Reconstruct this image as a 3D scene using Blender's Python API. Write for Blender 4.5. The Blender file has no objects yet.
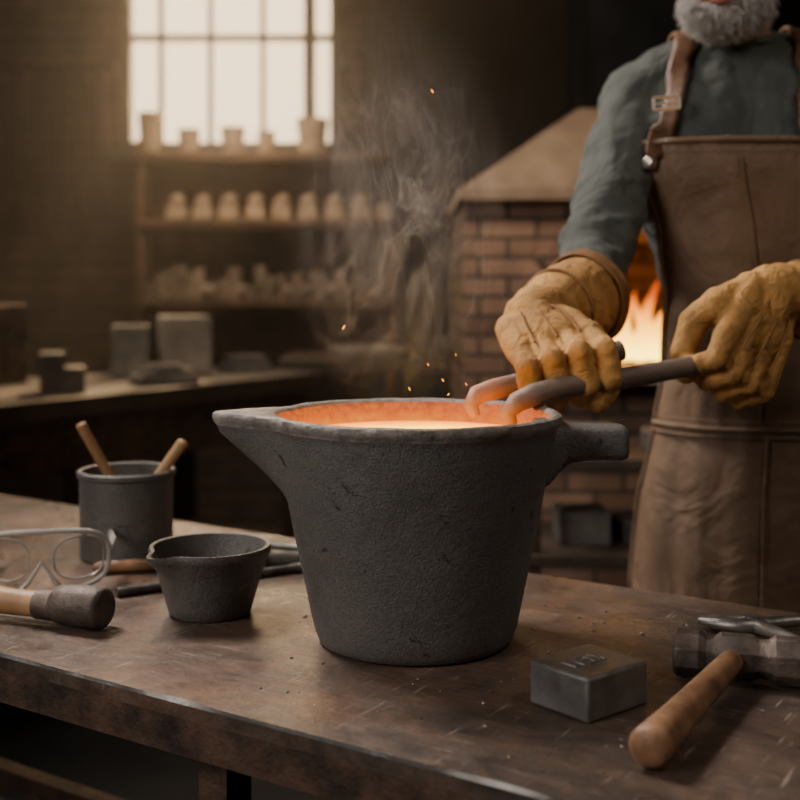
import bpy, math, random
from mathutils import Vector, Matrix, Euler, noise
random.seed(7)
PI=math.pi
scene=bpy.context.scene
def V(*a): return Vector(a)

# ---------------------------------------------------------------- materials
def _nt(name):
    m=bpy.data.materials.new(name); m.use_nodes=True
    nt=m.node_tree; b=nt.nodes.get("Principled BSDF"); return m,nt,b
def N(nt,t,**kw):
    n=nt.nodes.new(t)
    for k,v in kw.items(): setattr(n,k,v)
    return n
def coords(nt,stretch=(1,1,1),rot=(0,0,0)):
    tc=N(nt,'ShaderNodeTexCoord'); mp=N(nt,'ShaderNodeMapping')
    mp.inputs['Scale'].default_value=stretch; mp.inputs['Rotation'].default_value=rot
    nt.links.new(tc.outputs['Object'],mp.inputs['Vector']); return mp.outputs['Vector']
def ramp(nt,fac,stops):
    r=N(nt,'ShaderNodeValToRGB'); e=r.color_ramp.elements
    while len(e)<len(stops): e.new(.5)
    for i,(p,c) in enumerate(stops):
        e[i].position=p; e[i].color=(c[0],c[1],c[2],1)
    nt.links.new(fac,r.inputs['Fac']); return r.outputs['Color']
def noise_tex(nt,vec,scale,detail=6,rough=.6,dist=0):
    n=N(nt,'ShaderNodeTexNoise'); n.inputs['Scale'].default_value=scale
    n.inputs['Detail'].default_value=detail; n.inputs['Roughness'].default_value=rough
    n.inputs['Distortion'].default_value=dist
    nt.links.new(vec,n.inputs['Vector']); return n.outputs['Fac']
def mat(name,c1,c2,rough=.6,metal=0,scale=12,bump=.2,bscale=60,stretch=(1,1,1),lo=.35,hi=.65,r2=None,bdist=.004,c3=None,bdist2=None,bs2=12,spec=None):
    m,nt,b=_nt(name); v=coords(nt,stretch)
    f=noise_tex(nt,v,scale)
    st=[(lo,c1),(hi,c2)]
    if c3: st=[(lo,c1),((lo+hi)/2,c2),(hi,c3)]
    nt.links.new(ramp(nt,f,st),b.inputs['Base Color'])
    b.inputs['Metallic'].default_value=metal
    if spec is not None: b.inputs['Specular IOR Level'].default_value=spec
    if r2 is None: b.inputs['Roughness'].default_value=rough
    else:
        f2=noise_tex(nt,v,scale*1.7)
        nt.links.new(ramp(nt,f2,[(.35,(rough,)*3),(.65,(r2,)*3)]),b.inputs['Roughness'])
    if bump:
        f3=noise_tex(nt,v,bscale,8,.65)
        bp=N(nt,'ShaderNodeBump'); bp.inputs['Strength'].default_value=bump
        bp.inputs['Distance'].default_value=bdist
        nt.links.new(f3,bp.inputs['Height']); nt.links.new(bp.outputs['Normal'],b.inputs['Normal'])
        if bdist2:
            f4=noise_tex(nt,v,bs2,3,.5,1.5)
            bq=N(nt,'ShaderNodeBump'); bq.inputs['Strength'].default_value=.7; bq.inputs['Distance'].default_value=bdist2
            nt.links.new(f4,bq.inputs['Height']); nt.links.new(bq.outputs['Normal'],bp.inputs['Normal'])
    return m
def emis(name,col,strength):
    m,nt,b=_nt(name); b.inputs['Base Color'].default_value=(0,0,0,1)
    b.inputs['Emission Color'].default_value=(*col,1); b.inputs['Emission Strength'].default_value=strength
    return m
def brickmat(name,c1,c2,mortar,sc=1.0,bump=.6,w=.22,h=.075,ms=.008):
    m,nt,b=_nt(name)
    tc=N(nt,'ShaderNodeTexCoord'); sp=N(nt,'ShaderNodeSeparateXYZ'); nt.links.new(tc.outputs['Object'],sp.inputs[0])
    ad=N(nt,'ShaderNodeMath',operation='ADD'); nt.links.new(sp.outputs[0],ad.inputs[0]); nt.links.new(sp.outputs[1],ad.inputs[1])
    cb=N(nt,'ShaderNodeCombineXYZ'); nt.links.new(ad.outputs[0],cb.inputs[0]); nt.links.new(sp.outputs[2],cb.inputs[1])
    br=N(nt,'ShaderNodeTexBrick'); br.inputs['Scale'].default_value=sc
    br.inputs['Color1'].default_value=(*c1,1); br.inputs['Color2'].default_value=(*c2,1); br.inputs['Mortar'].default_value=(*mortar,1)
    br.inputs['Brick Width'].default_value=w; br.inputs['Row Height'].default_value=h; br.inputs['Mortar Size'].default_value=ms
    br.inputs['Mortar Smooth'].default_value=.2
    nt.links.new(cb.outputs[0],br.inputs['Vector'])
    nf=noise_tex(nt,tc.outputs['Object'],6)
    mx=N(nt,'ShaderNodeMix',data_type='RGBA',blend_type='MULTIPLY'); mx.inputs[0].default_value=.8
    nt.links.new(br.outputs['Color'],mx.inputs[6]); nt.links.new(ramp(nt,nf,[(.3,(.4,.4,.4)),(.7,(1.2,1.15,1.1))]),mx.inputs[7])
    nt.links.new(mx.outputs[2],b.inputs['Base Color']); b.inputs['Roughness'].default_value=.85
    bp=N(nt,'ShaderNodeBump',invert=True); bp.inputs['Strength'].default_value=bump; bp.inputs['Distance'].default_value=.01
    nt.links.new(br.outputs['Fac'],bp.inputs['Height']); nt.links.new(bp.outputs['Normal'],b.inputs['Normal'])
    return m
def castmat(name,c1,c2,rough,pits=True):
    m,nt,b=_nt(name); v=coords(nt)
    f=noise_tex(nt,v,7,8,.65)
    col=ramp(nt,f,[(.3,c1),(.7,c2)])
    g=noise_tex(nt,v,420,3,.6)
    mx=N(nt,'ShaderNodeMix',data_type='RGBA',blend_type='MULTIPLY'); mx.inputs[0].default_value=.6
    nt.links.new(col,mx.inputs[6]); nt.links.new(ramp(nt,g,[(.35,(.55,.55,.55)),(.65,(1.35,1.33,1.3))]),mx.inputs[7])
    p=noise_tex(nt,v,30,7,.75,.4)
    msk=ramp(nt,p,[(.61,(1,1,1)),(.65,(.35,.33,.32))])
    m2=N(nt,'ShaderNodeMix',data_type='RGBA',blend_type='MULTIPLY'); m2.inputs[0].default_value=1
    nt.links.new(mx.outputs[2],m2.inputs[6]); nt.links.new(msk,m2.inputs[7])
    nt.links.new(m2.outputs[2],b.inputs['Base Color'])
    b.inputs['Metallic'].default_value=.15; b.inputs['Roughness'].default_value=rough
    b1=N(nt,'ShaderNodeBump'); b1.inputs['Strength'].default_value=.8; b1.inputs['Distance'].default_value=.0014; nt.links.new(g,b1.inputs['Height'])
    b2=N(nt,'ShaderNodeBump'); b2.inputs['Strength'].default_value=.8; b2.inputs['Distance'].default_value=.0018; nt.links.new(msk,b2.inputs['Height'])
    h=noise_tex(nt,v,60,5,.6)
    b3=N(nt,'ShaderNodeBump'); b3.inputs['Strength'].default_value=.5; b3.inputs['Distance'].default_value=.003; nt.links.new(h,b3.inputs['Height'])
    nt.links.new(b3.outputs['Normal'],b2.inputs['Normal']); nt.links.new(b2.outputs['Normal'],b1.inputs['Normal']); nt.links.new(b1.outputs['Normal'],b.inputs['Normal'])
    return m

M_cast=castmat('cast_iron_rough',(.095,.093,.092),(.155,.15,.146),.54)
M_rim=mat('cast_rim_worn',(.12,.11,.105),(.32,.28,.255),.52,.1,60,.9,200,bdist=.002)
M_castd=castmat('cast_iron_dark',(.085,.08,.077),(.14,.133,.128),.46)
M_steel=mat('steel_tool_dark',(.06,.056,.054),(.17,.155,.14),.38,.7,25,.3,80,r2=.55)
M_steell=mat('steel_brushed',(.20,.19,.18),(.36,.34,.32),.33,.8,18,.25,90,r2=.5)
M_steelblk=mat('steel_billet',(.13,.127,.123),(.26,.25,.24),.32,.5,14,.4,90,r2=.5)
M_bluestl=mat('stock_steel',(.09,.086,.082),(.23,.21,.19),.5,.2,9,.3,60)
M_parts=mat('cast_parts',(.14,.12,.10),(.34,.29,.24),.6,0,9,.3,60)
M_hstl=mat('hammer_steel_worn',(.06,.05,.044),(.18,.14,.12),.40,.5,26,.5,90,r2=.6)
M_rust=mat('rusty_frame',(.035,.024,.02),(.14,.08,.054),.6,.3,24,.6,80)
M_wood=mat('hickory_handle',(.27,.145,.065),(.46,.275,.135),.5,0,14,.25,60,stretch=(1,1,.12))
M_woodx=mat('hickory_worn',(.14,.072,.038),(.40,.22,.115),.45,0,34,.4,60)
M_woodd=mat('dark_timber',(.04,.03,.022),(.09,.062,.045),.55,0,10,.3,40)
M_shelf=mat('shelf_timber',(.08,.05,.032),(.16,.105,.065),.7,0,10,.3,40)
M_glove=mat('glove_hide',(.27,.13,.034),(.66,.355,.105),.8,0,13,.5,190,lo=.28,hi=.72,bdist=.002,bdist2=.008,bs2=34)
M_cuff=mat('glove_cuff_hide',(.17,.075,.022),(.30,.15,.045),.75,0,14,.4,120)
M_shirt=mat('shirt_cotton',(.066,.074,.069),(.098,.109,.10),.9,0,8,.25,220,bdist=.002,bdist2=.03,bs2=7)
M_apron=mat('apron_leather',(.12,.073,.045),(.225,.145,.092),.52,0,5.5,.35,150,bdist=.002,r2=.70,bdist2=.014,bs2=9)
M_strap=mat('strap_leather',(.10,.047,.022),(.18,.088,.043),.5,0,30,.3,120)
M_stitch=mat('stitch_thread',(.26,.19,.13),(.36,.27,.19),.8,0,30,0)
M_brass=mat('buckle_metal',(.45,.42,.37),(.62,.58,.5),.35,.9,30,.1,80)
M_skin=mat('skin',(.38,.19,.13),(.50,.27,.19),.5,0,20,.2,160,bdist=.002)
M_lip=mat('lip',(.30,.10,.085),(.38,.14,.115),.45,0,60,.1,160)
M_beard=mat('grey_hair',(.30,.285,.27),(.75,.73,.70),.6,0,110,.2,200)
M_white=mat('eye_white',(.7,.68,.65),(.8,.78,.75),.2,0,5,0)
M_iris=mat('eye_iris',(.05,.04,.03),(.08,.05,.03),.2,0,50,0)
M_pants=mat('trouser_cloth',(.03,.03,.035),(.05,.05,.055),.9,0,8,.3,60)
M_boot=mat('boot_leather',(.03,.02,.015),(.05,.035,.025),.5,0,8,.3,60)
M_plaster=mat('dark_plaster',(.055,.058,.064),(.088,.091,.098),.9,0,3,.3,12)
M_floor=mat('concrete_floor',(.012,.0115,.011),(.025,.024,.022),.85,0,4,.3,30)
M_ceil=mat('ceiling_board',(.02,.019,.018),(.035,.032,.03),.9,0,4,.2,30)
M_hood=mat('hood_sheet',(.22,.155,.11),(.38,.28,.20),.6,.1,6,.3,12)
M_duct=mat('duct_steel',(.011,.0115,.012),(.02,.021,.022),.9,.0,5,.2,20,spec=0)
M_clay=mat('fired_clay',(.28,.22,.155),(.50,.40,.29),.8,0,20,.3,60)
M_brick=brickmat('brick_wall',(.06,.045,.038),(.095,.068,.054),(.035,.031,.028))
M_fbrick=brickmat('forge_brick',(.21,.125,.09),(.36,.23,.165),(.08,.068,.06),w=.155,h=.052,ms=.006)
M_frame=mat('window_frame_paint',(.04,.035,.03),(.06,.055,.05),.6,0,10,.2,40)
M_coal=mat('coal',(.01,.01,.01),(.03,.025,.02),.7,0,30,.8,60)

def benchtop():
    m,nt,b=_nt('bench_plate_worn'); v=coords(nt)
    f=noise_tex(nt,v,4.5,10,.72,.8)
    col=ramp(nt,f,[(.32,(.036,.030,.027)),(.44,(.092,.072,.061)),(.53,(.15,.107,.086)),(.60,(.175,.108,.077)),(.70,(.31,.24,.20))])
    f2=noise_tex(nt,coords(nt,(1,7,1),(0,0,.15)),30,8,.7)
    mx=N(nt,'ShaderNodeMix',data_type='RGBA',blend_type='MULTIPLY'); mx.inputs[0].default_value=.9
    nt.links.new(col,mx.inputs[6]); nt.links.new(ramp(nt,f2,[(.32,(.42,.42,.43)),(.7,(1.35,1.26,1.18))]),mx.inputs[7])
    # rust speckle
    rs=noise_tex(nt,v,48,9,.8)
    mr_=N(nt,'ShaderNodeMix',data_type='RGBA',blend_type='MIX'); nt.links.new(ramp(nt,rs,[(.57,(0,0,0)),(.66,(.75,.75,.75))]),mr_.inputs[0])
    nt.links.new(mx.outputs[2],mr_.inputs[6]); mr_.inputs[7].default_value=(.17,.082,.048,1)
    f5=noise_tex(nt,coords(nt,(2,40,1),(0,0,.5)),9,3,.5,.3); f6=noise_tex(nt,coords(nt,(45,2,1),(0,0,.25)),8,3,.5,.3)
    s1=ramp(nt,f5,[(.67,(0,0,0)),(.72,(1,1,1))]); s2=ramp(nt,f6,[(.67,(0,0,0)),(.72,(1,1,1))])
    sa=N(nt,'ShaderNodeMix',data_type='RGBA',blend_type='ADD'); sa.inputs[0].default_value=1; nt.links.new(s1,sa.inputs[6]); nt.links.new(s2,sa.inputs[7])
    sc=N(nt,'ShaderNodeMix',data_type='RGBA',blend_type='MIX'); nt.links.new(sa.outputs[2],sc.inputs[0])
    nt.links.new(mr_.outputs[2],sc.inputs[6]); sc.inputs[7].default_value=(.34,.28,.24,1)
    nt.links.new(sc.outputs[2],b.inputs['Base Color'])
    f3=noise_tex(nt,v,11,9,.7)
    nt.links.new(ramp(nt,f3,[(.34,(.22,)*3),(.64,(.58,)*3)]),b.inputs['Roughness'])
    b.inputs['Metallic'].default_value=.25
    f4=noise_tex(nt,v,70,10,.7)
    bp=N(nt,'ShaderNodeBump'); bp.inputs['Strength'].default_value=.5; bp.inputs['Distance'].default_value=.003
    nt.links.new(f4,bp.inputs['Height']); nt.links.new(bp.outputs['Normal'],b.inputs['Normal'])
    return m
M_bench=benchtop()
def hotwall():
    m,nt,b=_nt('incandescent_lining')
    tc=N(nt,'ShaderNodeTexCoord'); sp=N(nt,'ShaderNodeSeparateXYZ'); nt.links.new(tc.outputs['Object'],sp.inputs[0])
    mr=N(nt,'ShaderNodeMapRange'); mr.inputs['From Min'].default_value=.210; mr.inputs['From Max'].default_value=.238
    nt.links.new(sp.outputs[2],mr.inputs[0])
    f=noise_tex(nt,tc.outputs['Object'],80,10,.8)
    ad=N(nt,'ShaderNodeMath',operation='MULTIPLY_ADD'); ad.inputs[1].default_value=2.0
    nt.links.new(f,ad.inputs[0])
    sb=N(nt,'ShaderNodeMath',operation='MULTIPLY_ADD'); sb.inputs[1].default_value=.70; sb.inputs[2].default_value=-.86
    nt.links.new(mr.outputs[0],sb.inputs[0]); nt.links.new(sb.outputs[0],ad.inputs[2])
    c=ramp(nt,ad.outputs[0],[(0,(1,.36,.025)),(.35,(1,.21,.018)),(.7,(.72,.12,.018)),(1,(.36,.06,.018))])
    nt.links.new(c,b.inputs['Emission Color']); b.inputs['Emission Strength'].default_value=1.15
    b.inputs['Base Color'].default_value=(.06,.025,.012,1); b.inputs['Roughness'].default_value=.9
    bp=N(nt,'ShaderNodeBump'); bp.inputs['Distance'].default_value=.003; nt.links.new(f,bp.inputs['Height']); nt.links.new(bp.outputs['Normal'],b.inputs['Normal'])
    return m
M_hot=hotwall()
def molten():
    m,nt,b=_nt('molten_metal'); tc=N(nt,'ShaderNodeTexCoord')
    ln=N(nt,'ShaderNodeVectorMath',operation='LENGTH'); nt.links.new(tc.outputs['Object'],ln.inputs[0])
    f=noise_tex(nt,tc.outputs['Object'],14,4,.5,1)
    a=N(nt,'ShaderNodeMath',operation='MULTIPLY_ADD'); a.inputs[1].default_value=6.0
    nt.links.new(ln.outputs['Value'],a.inputs[0]); 
    s=N(nt,'ShaderNodeMath',operation='MULTIPLY'); s.inputs[1].default_value=.5; nt.links.new(f,s.inputs[0]); nt.links.new(s.outputs[0],a.inputs[2])
    c=ramp(nt,a.outputs[0],[(.2,(1,.70,.07)),(.62,(1,.60,.035)),(.82,(.85,.30,.012)),(1,(.6,.14,.01))])
    nt.links.new(c,b.inputs['Emission Color']); b.inputs['Emission Strength'].default_value=4.6
    b.inputs['Base Color'].default_value=(.05,.02,.005,1); return m
M_molten=molten()
def hottip():
    m,nt,b=_nt('tong_steel_heated'); tc=N(nt,'ShaderNodeTexCoord'); sp=N(nt,'ShaderNodeSeparateXYZ'); nt.links.new(tc.outputs['Object'],sp.inputs[0])
    mr=N(nt,'ShaderNodeMapRange'); mr.inputs['From Min'].default_value=.10; mr.inputs['From Max'].default_value=.15
    nt.links.new(sp.outputs[0],mr.inputs[0])
    nt.links.new(ramp(nt,mr.outputs[0],[(0,(.42,.20,.14)),(.5,(.24,.16,.13)),(1,(.22,.17,.14))]),b.inputs['Base Color'])
    nt.links.new(ramp(nt,mr.outputs[0],[(0,(.9,.14,.07)),(.6,(.06,.01,0)),(1,(0,0,0))]),b.inputs['Emission Color']); b.inputs['Emission Strength'].default_value=.04
    b.inputs['Roughness'].default_value=.5; b.inputs['Metallic'].default_value=.3
    f4=noise_tex(nt,tc.outputs['Object'],120,8,.7); bp=N(nt,'ShaderNodeBump'); bp.inputs['Strength'].default_value=.5; bp.inputs['Distance'].default_value=.003
    nt.links.new(f4,bp.inputs['Height']); nt.links.new(bp.outputs['Normal'],b.inputs['Normal'])
    return m
M_tong=hottip()
def flame():
    m,nt,b=_nt('flame'); tc=N(nt,'ShaderNodeTexCoord'); sp=N(nt,'ShaderNodeSeparateXYZ'); nt.links.new(tc.outputs['Object'],sp.inputs[0])
    mr=N(nt,'ShaderNodeMapRange'); mr.inputs['From Min'].default_value=.97; mr.inputs['From Max'].default_value=1.15
    nt.links.new(sp.outputs[2],mr.inputs[0])
    c=ramp(nt,mr.outputs[0],[(0,(1,.66,.07)),(.40,(1,.46,.025)),(.75,(1,.26,.01)),(1,(1,.13,.005))])
    nt.links.new(c,b.inputs['Emission Color'])
    b.inputs['Base Color'].default_value=(0,0,0,1)
    mr2=N(nt,'ShaderNodeMapRange'); mr2.inputs['From Min'].default_value=.97; mr2.inputs['From Max'].default_value=1.15; mr2.inputs['To Min'].default_value=8; mr2.inputs['To Max'].default_value=1.2
    nt.links.new(sp.outputs[2],mr2.inputs[0]); nt.links.new(mr2.outputs[0],b.inputs['Emission Strength']); return m
M_flame=flame()
M_spark=emis('spark_glow',(1,.3,.03),4)
M_ember=emis('ember_glow',(1,.22,.015),1.6)
def clear():
    m,nt,b=_nt('clear_polycarbonate'); nt.nodes.remove(b)
    out=nt.nodes['Material Output']; t=N(nt,'ShaderNodeBsdfTransparent'); t.inputs[0].default_value=(.80,.81,.80,1)
    g=N(nt,'ShaderNodeBsdfGlossy'); g.inputs['Roughness'].default_value=.15; g.inputs[0].default_value=(.9,.88,.85,1)
    lw=N(nt,'ShaderNodeLayerWeight'); lw.inputs[0].default_value=.35
    mr=N(nt,'ShaderNodeMapRange'); mr.inputs['To Min'].default_value=.12; mr.inputs['To Max'].default_value=.75
    nt.links.new(lw.outputs['Facing'],mr.inputs[0])
    mx=N(nt,'ShaderNodeMixShader'); nt.links.new(mr.outputs[0],mx.inputs[0]); nt.links.new(t.outputs[0],mx.inputs[1]); nt.links.new(g.outputs[0],mx.inputs[2])
    nt.links.new(mx.outputs[0],out.inputs[0]); return m
M_clear=clear()
M_gogframe=mat('goggle_frame_plastic',(.42,.41,.39),(.56,.54,.52),.22,0,20,0)

# ---------------------------------------------------------------- builder
class B:
    def __init__(s): s.v=[];s.f=[];s.m=[];s.M=Matrix.Identity(4)
    def add(s,vs,fs,mi=0):
        o=len(s.v); s.v+=[s.M@Vector(p) for p in vs]
        for f in fs: s.f.append([i+o for i in f]); s.m.append(mi)
    def box(s,c,d,mi=0,rot=(0,0,0),top=None):
        R=Euler(rot).to_matrix(); c=Vector(c); vs=[]
        for z in (-1,1):
            k=top if (top and z>0) else (1,1)
            for x,y in ((-1,-1),(1,-1),(1,1),(-1,1)):
                vs.append(c+R@Vector((x*d[0]/2*k[0],y*d[1]/2*k[1],z*d[2]/2)))
        s.add(vs,[(3,2,1,0),(4,5,6,7),(0,1,5,4),(1,2,6,5),(2,3,7,6),(3,0,4,7)],mi)
    def loft(s,rings,mi=0,caps=True,closed=True):
        n=len(rings[0]); vs=[p for r in rings for p in r]; fs=[]
        for i in range(len(rings)-1):
            for j in range(n if closed else n-1):
                k=(j+1)%n; fs.append((i*n+j,i*n+k,(i+1)*n+k,(i+1)*n+j))
        if caps: fs.append(tuple(range(n-1,-1,-1))); L=(len(rings)-1)*n; fs.append(tuple(L+j for j in range(n)))
        s.add(vs,fs,mi)
    def tube(s,pts,rads,n=14,mi=0,flat=1.0,caps=True,up=None):
        pts=[Vector(p) for p in pts]
        if not hasattr(rads,'__len__'): rads=[rads]*len(pts)
        t0=(pts[1]-pts[0]).normalized()
        a=Vector(up) if up else (Vector((0,0,1)) if abs(t0.z)<.9 else Vector((1,0,0)))
        rings=[]
        for i,p in enumerate(pts):
            if i==0: t=t0
            elif i==len(pts)-1: t=(pts[i]-pts[i-1]).normalized()
            else: t=((pts[i+1]-pts[i]).normalized()+(pts[i]-pts[i-1]).normalized()).normalized()
            x=a.cross(t).normalized(); a=t.cross(x).normalized(); r=rads[i]
            rings.append([p+x*math.cos(q)*r+a*math.sin(q)*r*flat for q in [2*PI*k/n for k in range(n)]])
        s.loft(rings,mi,caps)
    def ell(s,c,r,mi=0,rot=(0,0,0),n=16,m=10,R=None):
        R=R if R is not None else Euler(rot).to_matrix(); c=Vector(c)
        if not hasattr(r,'__len__'): r=(r,r,r)
        vs=[c+R@Vector((0,0,-r[2]))]; fs=[]
        for i in range(1,m):
            ph=-PI/2+PI*i/m
            for j in range(n):
                a=2*PI*j/n; vs.append(c+R@Vector((r[0]*math.cos(ph)*math.cos(a),r[1]*math.cos(ph)*math.sin(a),r[2]*math.sin(ph))))
        vs.append(c+R@Vector((0,0,r[2]))); T=len(vs)-1
        for j in range(n):
            k=(j+1)%n; fs.append((0,1+k,1+j)); fs.append((T,1+(m-2)*n+j,1+(m-2)*n+k))
            for i in range(m-2): fs.append((1+i*n+j,1+i*n+k,1+(i+1)*n+k,1+(i+1)*n+j))
        s.add(vs,fs,mi)
    def chain(s,pts,rads,mi=0):
        s.tube(pts,rads,16,mi)
        for p,r in zip(pts,rads): s.ell(p,r,mi)
    def lathe(s,prof,c=(0,0,0),n=64,mi=0,fn=None,mis=None):
        c=Vector(c); rings=[]
        for k,(r,z) in enumerate(prof):
            ring=[]
            for j in range(n):
                a=2*PI*j/n; p=Vector((r*math.cos(a),r*math.sin(a),z))
                if fn: p=fn(p,a,k)
                ring.append(c+p)
            rings.append(ring)
        for i in range(len(rings)-1):
            s.loft(rings[i:i+2],(mis[i] if mis else mi),caps=False)
        if prof[0][0]>1e-4: s.add(rings[0],[tuple(range(n-1,-1,-1))],mis[0] if mis else mi)
        if prof[-1][0]>1e-4: s.add(rings[-1],[tuple(range(n))],mis[-1] if mis else mi)
    def build(s,name,mats,parent=None,bevel=0,loc=(0,0,0),rotz=0,angle=38,weld=True,flat=False,rot=None):
        me=bpy.data.meshes.new(name); me.from_pydata([tuple(p) for p in s.v],[],s.f)
        if not isinstance(mats,(list,tuple)): mats=[mats]
        for m in mats: me.materials.append(m)
        for p,mi in zip(me.polygons,s.m): p.material_index=mi; p.use_smooth=not flat
        if weld:
            import bmesh
            bm=bmesh.new(); bm.from_mesh(me); bmesh.ops.remove_doubles(bm,verts=bm.verts,dist=1e-5)
            bmesh.ops.recalc_face_normals(bm,faces=bm.faces); bm.to_mesh(me); bm.free()
        me.update()
        if not flat: me.set_sharp_from_angle(angle=math.radians(angle))
        o=bpy.data.objects.new(name,me); scene.collection.objects.link(o)
        o.location=loc; o.rotation_euler=rot if rot else (0,0,rotz)
        if parent: o.parent=parent
        if bevel:
            b=o.modifiers.new('bev','BEVEL'); b.width=bevel; b.segments=3; b.limit_method='ANGLE'; b.angle_limit=math.radians(40)
        return o
def empty(name,loc=(0,0,0)):
    o=bpy.data.objects.new(name,None); scene.collection.objects.link(o); o.location=loc; o.empty_display_size=.1; return o
def remesh(o,vox,smooth=4,disp=0,dscale=.08,dname='folds',amt=.5):
    r=o.modifiers.new('rm','REMESH'); r.mode='VOXEL'; r.voxel_size=vox; r.use_smooth_shade=True
    if smooth:
        m=o.modifiers.new('sm','SMOOTH'); m.factor=amt; m.iterations=smooth
    if disp:
        t=bpy.data.textures.new(dname,'CLOUDS'); t.noise_scale=dscale; t.noise_depth=2
        d=o.modifiers.new('dp','DISPLACE'); d.texture=t; d.strength=disp; d.mid_level=.5; d.texture_coords='LOCAL'

# ---------------------------------------------------------------- room
b=B(); b.box((0,2.25,-.1),(5.4,7.9,.2)); b.build('floor',M_floor)
b=B(); b.box((0,2.25,3.7),(5.4,7.9,.2)); b.build('ceiling',M_ceil)
WX0,WX1,WZ0,WZ1=-1.40,-.30,1.84,3.1
b=B(); y=6.1
b.box(((-2.7+WX0)/2,y,1.8),(WX0+2.7,.2,3.6)); b.box(((2.7+WX1)/2,y,1.8),(2.7-WX1,.2,3.6))
b.box(((WX0+WX1)/2,y,WZ0/2),(WX1-WX0,.2,WZ0)); b.box(((WX0+WX1)/2,y,(3.6+WZ1)/2),(WX1-WX0,.2,3.6-WZ1))
b.build('wall_back',M_brick)
b=B(); b.box((-2.6,2.25,1.8),(.2,7.5,3.6)); b.build('wall_left',M_brick)
b=B(); b.box((2.6,2.25,1.8),(.2,7.5,3.6)); b.build('wall_right',M_plaster)
b=B(); b.box((0,-1.6,1.8),(5.0,.2,3.6)); b.build('wall_front',M_plaster)
b=B(); b.box((.33,5.93,1.8),(.96,.14,3.6)); b.build('trim_1',M_plaster)
b=B()
w=WX1-WX0; cx=(WX0+WX1)/2
for x in (WX0+.025,WX1-.025): b.box((x,6.06,(WZ0+WZ1)/2),(.05,.09,WZ1-WZ0))
for z in (WZ0+.025,WZ1-.025): b.box((cx,6.06,z),(w,.09,.05))
for x in (-1.205,-.955,-.69,-.455): b.box((x,6.06,(WZ0+WZ1)/2),(.026 if x<-.5 else .06,.05,WZ1-WZ0-.06))
for z in (2.42,2.80): b.box((cx,6.06,z),(w-.06,.045,.035))
b.box((cx,5.97,WZ0-.02),(w+.1,.18,.04))
b.build('window_1',M_frame,bevel=.004)

# ---------------------------------------------------------------- wall shelving and stock
SX0,SX1=-1.25,-.02
b=B()
for z in (1.80,1.485,1.11):
    b.box(((SX0+SX1)/2,5.80,z-.0175),(SX1-SX0,.34,.035))
for x in (SX0+.02,SX1-.02):
    b.box((x,5.82,.93 if x<-1 else .74),(.04,.30,1.86 if x<-1 else 1.46))
b.box(((SX0+SX1)/2,5.955,1.3),(SX1-SX0,.02,1.0))
b.build('wall_shelf',M_shelf,bevel=.003)
b=B()
def cup(b,x,y,z,r0,r1,h,mi=0,n=24): b.lathe([(0,0),(r0,0),(r1,h),(r1*.85,h),(r0*.8,h*.15),(0,h*.15)],(x,y,z),n,mi)
for x,r,h in ((-1.20,.055,.20),(-1.01,.055,.12),(-.80,.06,.13),(-.64,.045,.11),(-.42,.078,.17)):
    cup(b,x,5.75,1.80,r*.75,r,h)
b.build('clay_crucible_row',M_clay)
b=B()
for i in range(8):
    x=-1.06+i*.125; b.box((x,5.72,1.485+.035),(.095,.16,.07),0,(0,.0,.0),top=(.8,.85)); b.ell((x,5.71,1.485+.085),(.042,.07,.035),0,(0,-.5,0))
for x in (-.08,): b.box((x,5.72,1.485+.035),(.07,.1,.07))
b.build('casting_mold_row',M_clay,bevel=.008)
b=B()
random.seed(3)
for i in range(26):
    x=-1.18+i*.043; h=random.uniform(.05,.16)
    k=random.random(); yy=5.69+random.uniform(0,.10)
    if k<.4: cup(b,x,yy,1.11,.028,.038,h,0,14)
    elif k<.75: b.box((x,yy,1.11+h/2),(.05,.06,h),0,(0,0,random.uniform(-.5,.5)))
    else: b.ell((x,yy,1.11+.035),(.035,.04,.035))
b.build('foundry_parts_pile',M_parts,bevel=.002)
b=B(); b.box((-1.72,5.96,2.25),(.62,.05,.05))
for i,x in enumerate((-1.97,-1.87,-1.78,-1.68,-1.58,-1.48)):
    L=.95-.1*(i%3)
    b.tube([(x-.012,5.91,2.24),(x-.02,5.91,2.24-L*.6),(x+.012,5.91,2.24-L*.8),(x+.03,5.91,2.24-L*.92),(x+.004,5.91,2.24-L)],.015,8)
    b.tube([(x+.012,5.92,2.24),(x+.02,5.92,2.24-L*.6),(x-.012,5.92,2.24-L*.8),(x-.03,5.92,2.24-L*.92),(x-.004,5.92,2.24-L)],.015,8)
b.build('hanging_tongs_rack',M_coal)

# ---------------------------------------------------------------- rear benches
b=B(); L=2.27
b.box((0,0,.82),(L,.7,.06),0)
b.box((0,0,.76),(L-.1,.6,.06),1)
for x in (-L/2+.08,0,L/2-.08):
    for yy in (-.29,.29): b.box((x,yy,.365),(.07,.07,.73),1)
b.box((0,0,.25),(L-.12,.56,.03),0)
b.box((0,-.29,.68),(L-.1,.02,.1),1)
b.build('rear_workbench',[M_woodd,M_rust],bevel=.004,loc=(-1.193,3.72,0),rotz=math.radians(56.8))
def solo(name,m,c,d,rz=0,bev=.004,extra=None):
    b=B(); b.box((0,0,d[2]/2),d)
    if extra: extra(b)
    return b.build(name,m,bevel=bev,loc=c,rotz=rz)
solo('stepped_steel_block',M_bluestl,(-1.03,3.66,.85),(.13,.16,.075),.3,.004,lambda b:b.box((-.03,.0,.0975),(.07,.16,.045)))
solo('steel_block',M_parts,(-.80,4.44,.85),(.19,.17,.21),.25)
solo('steel_block',M_bluestl,(-.97,4.32,.85),(.13,.13,.18),.2)
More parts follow.
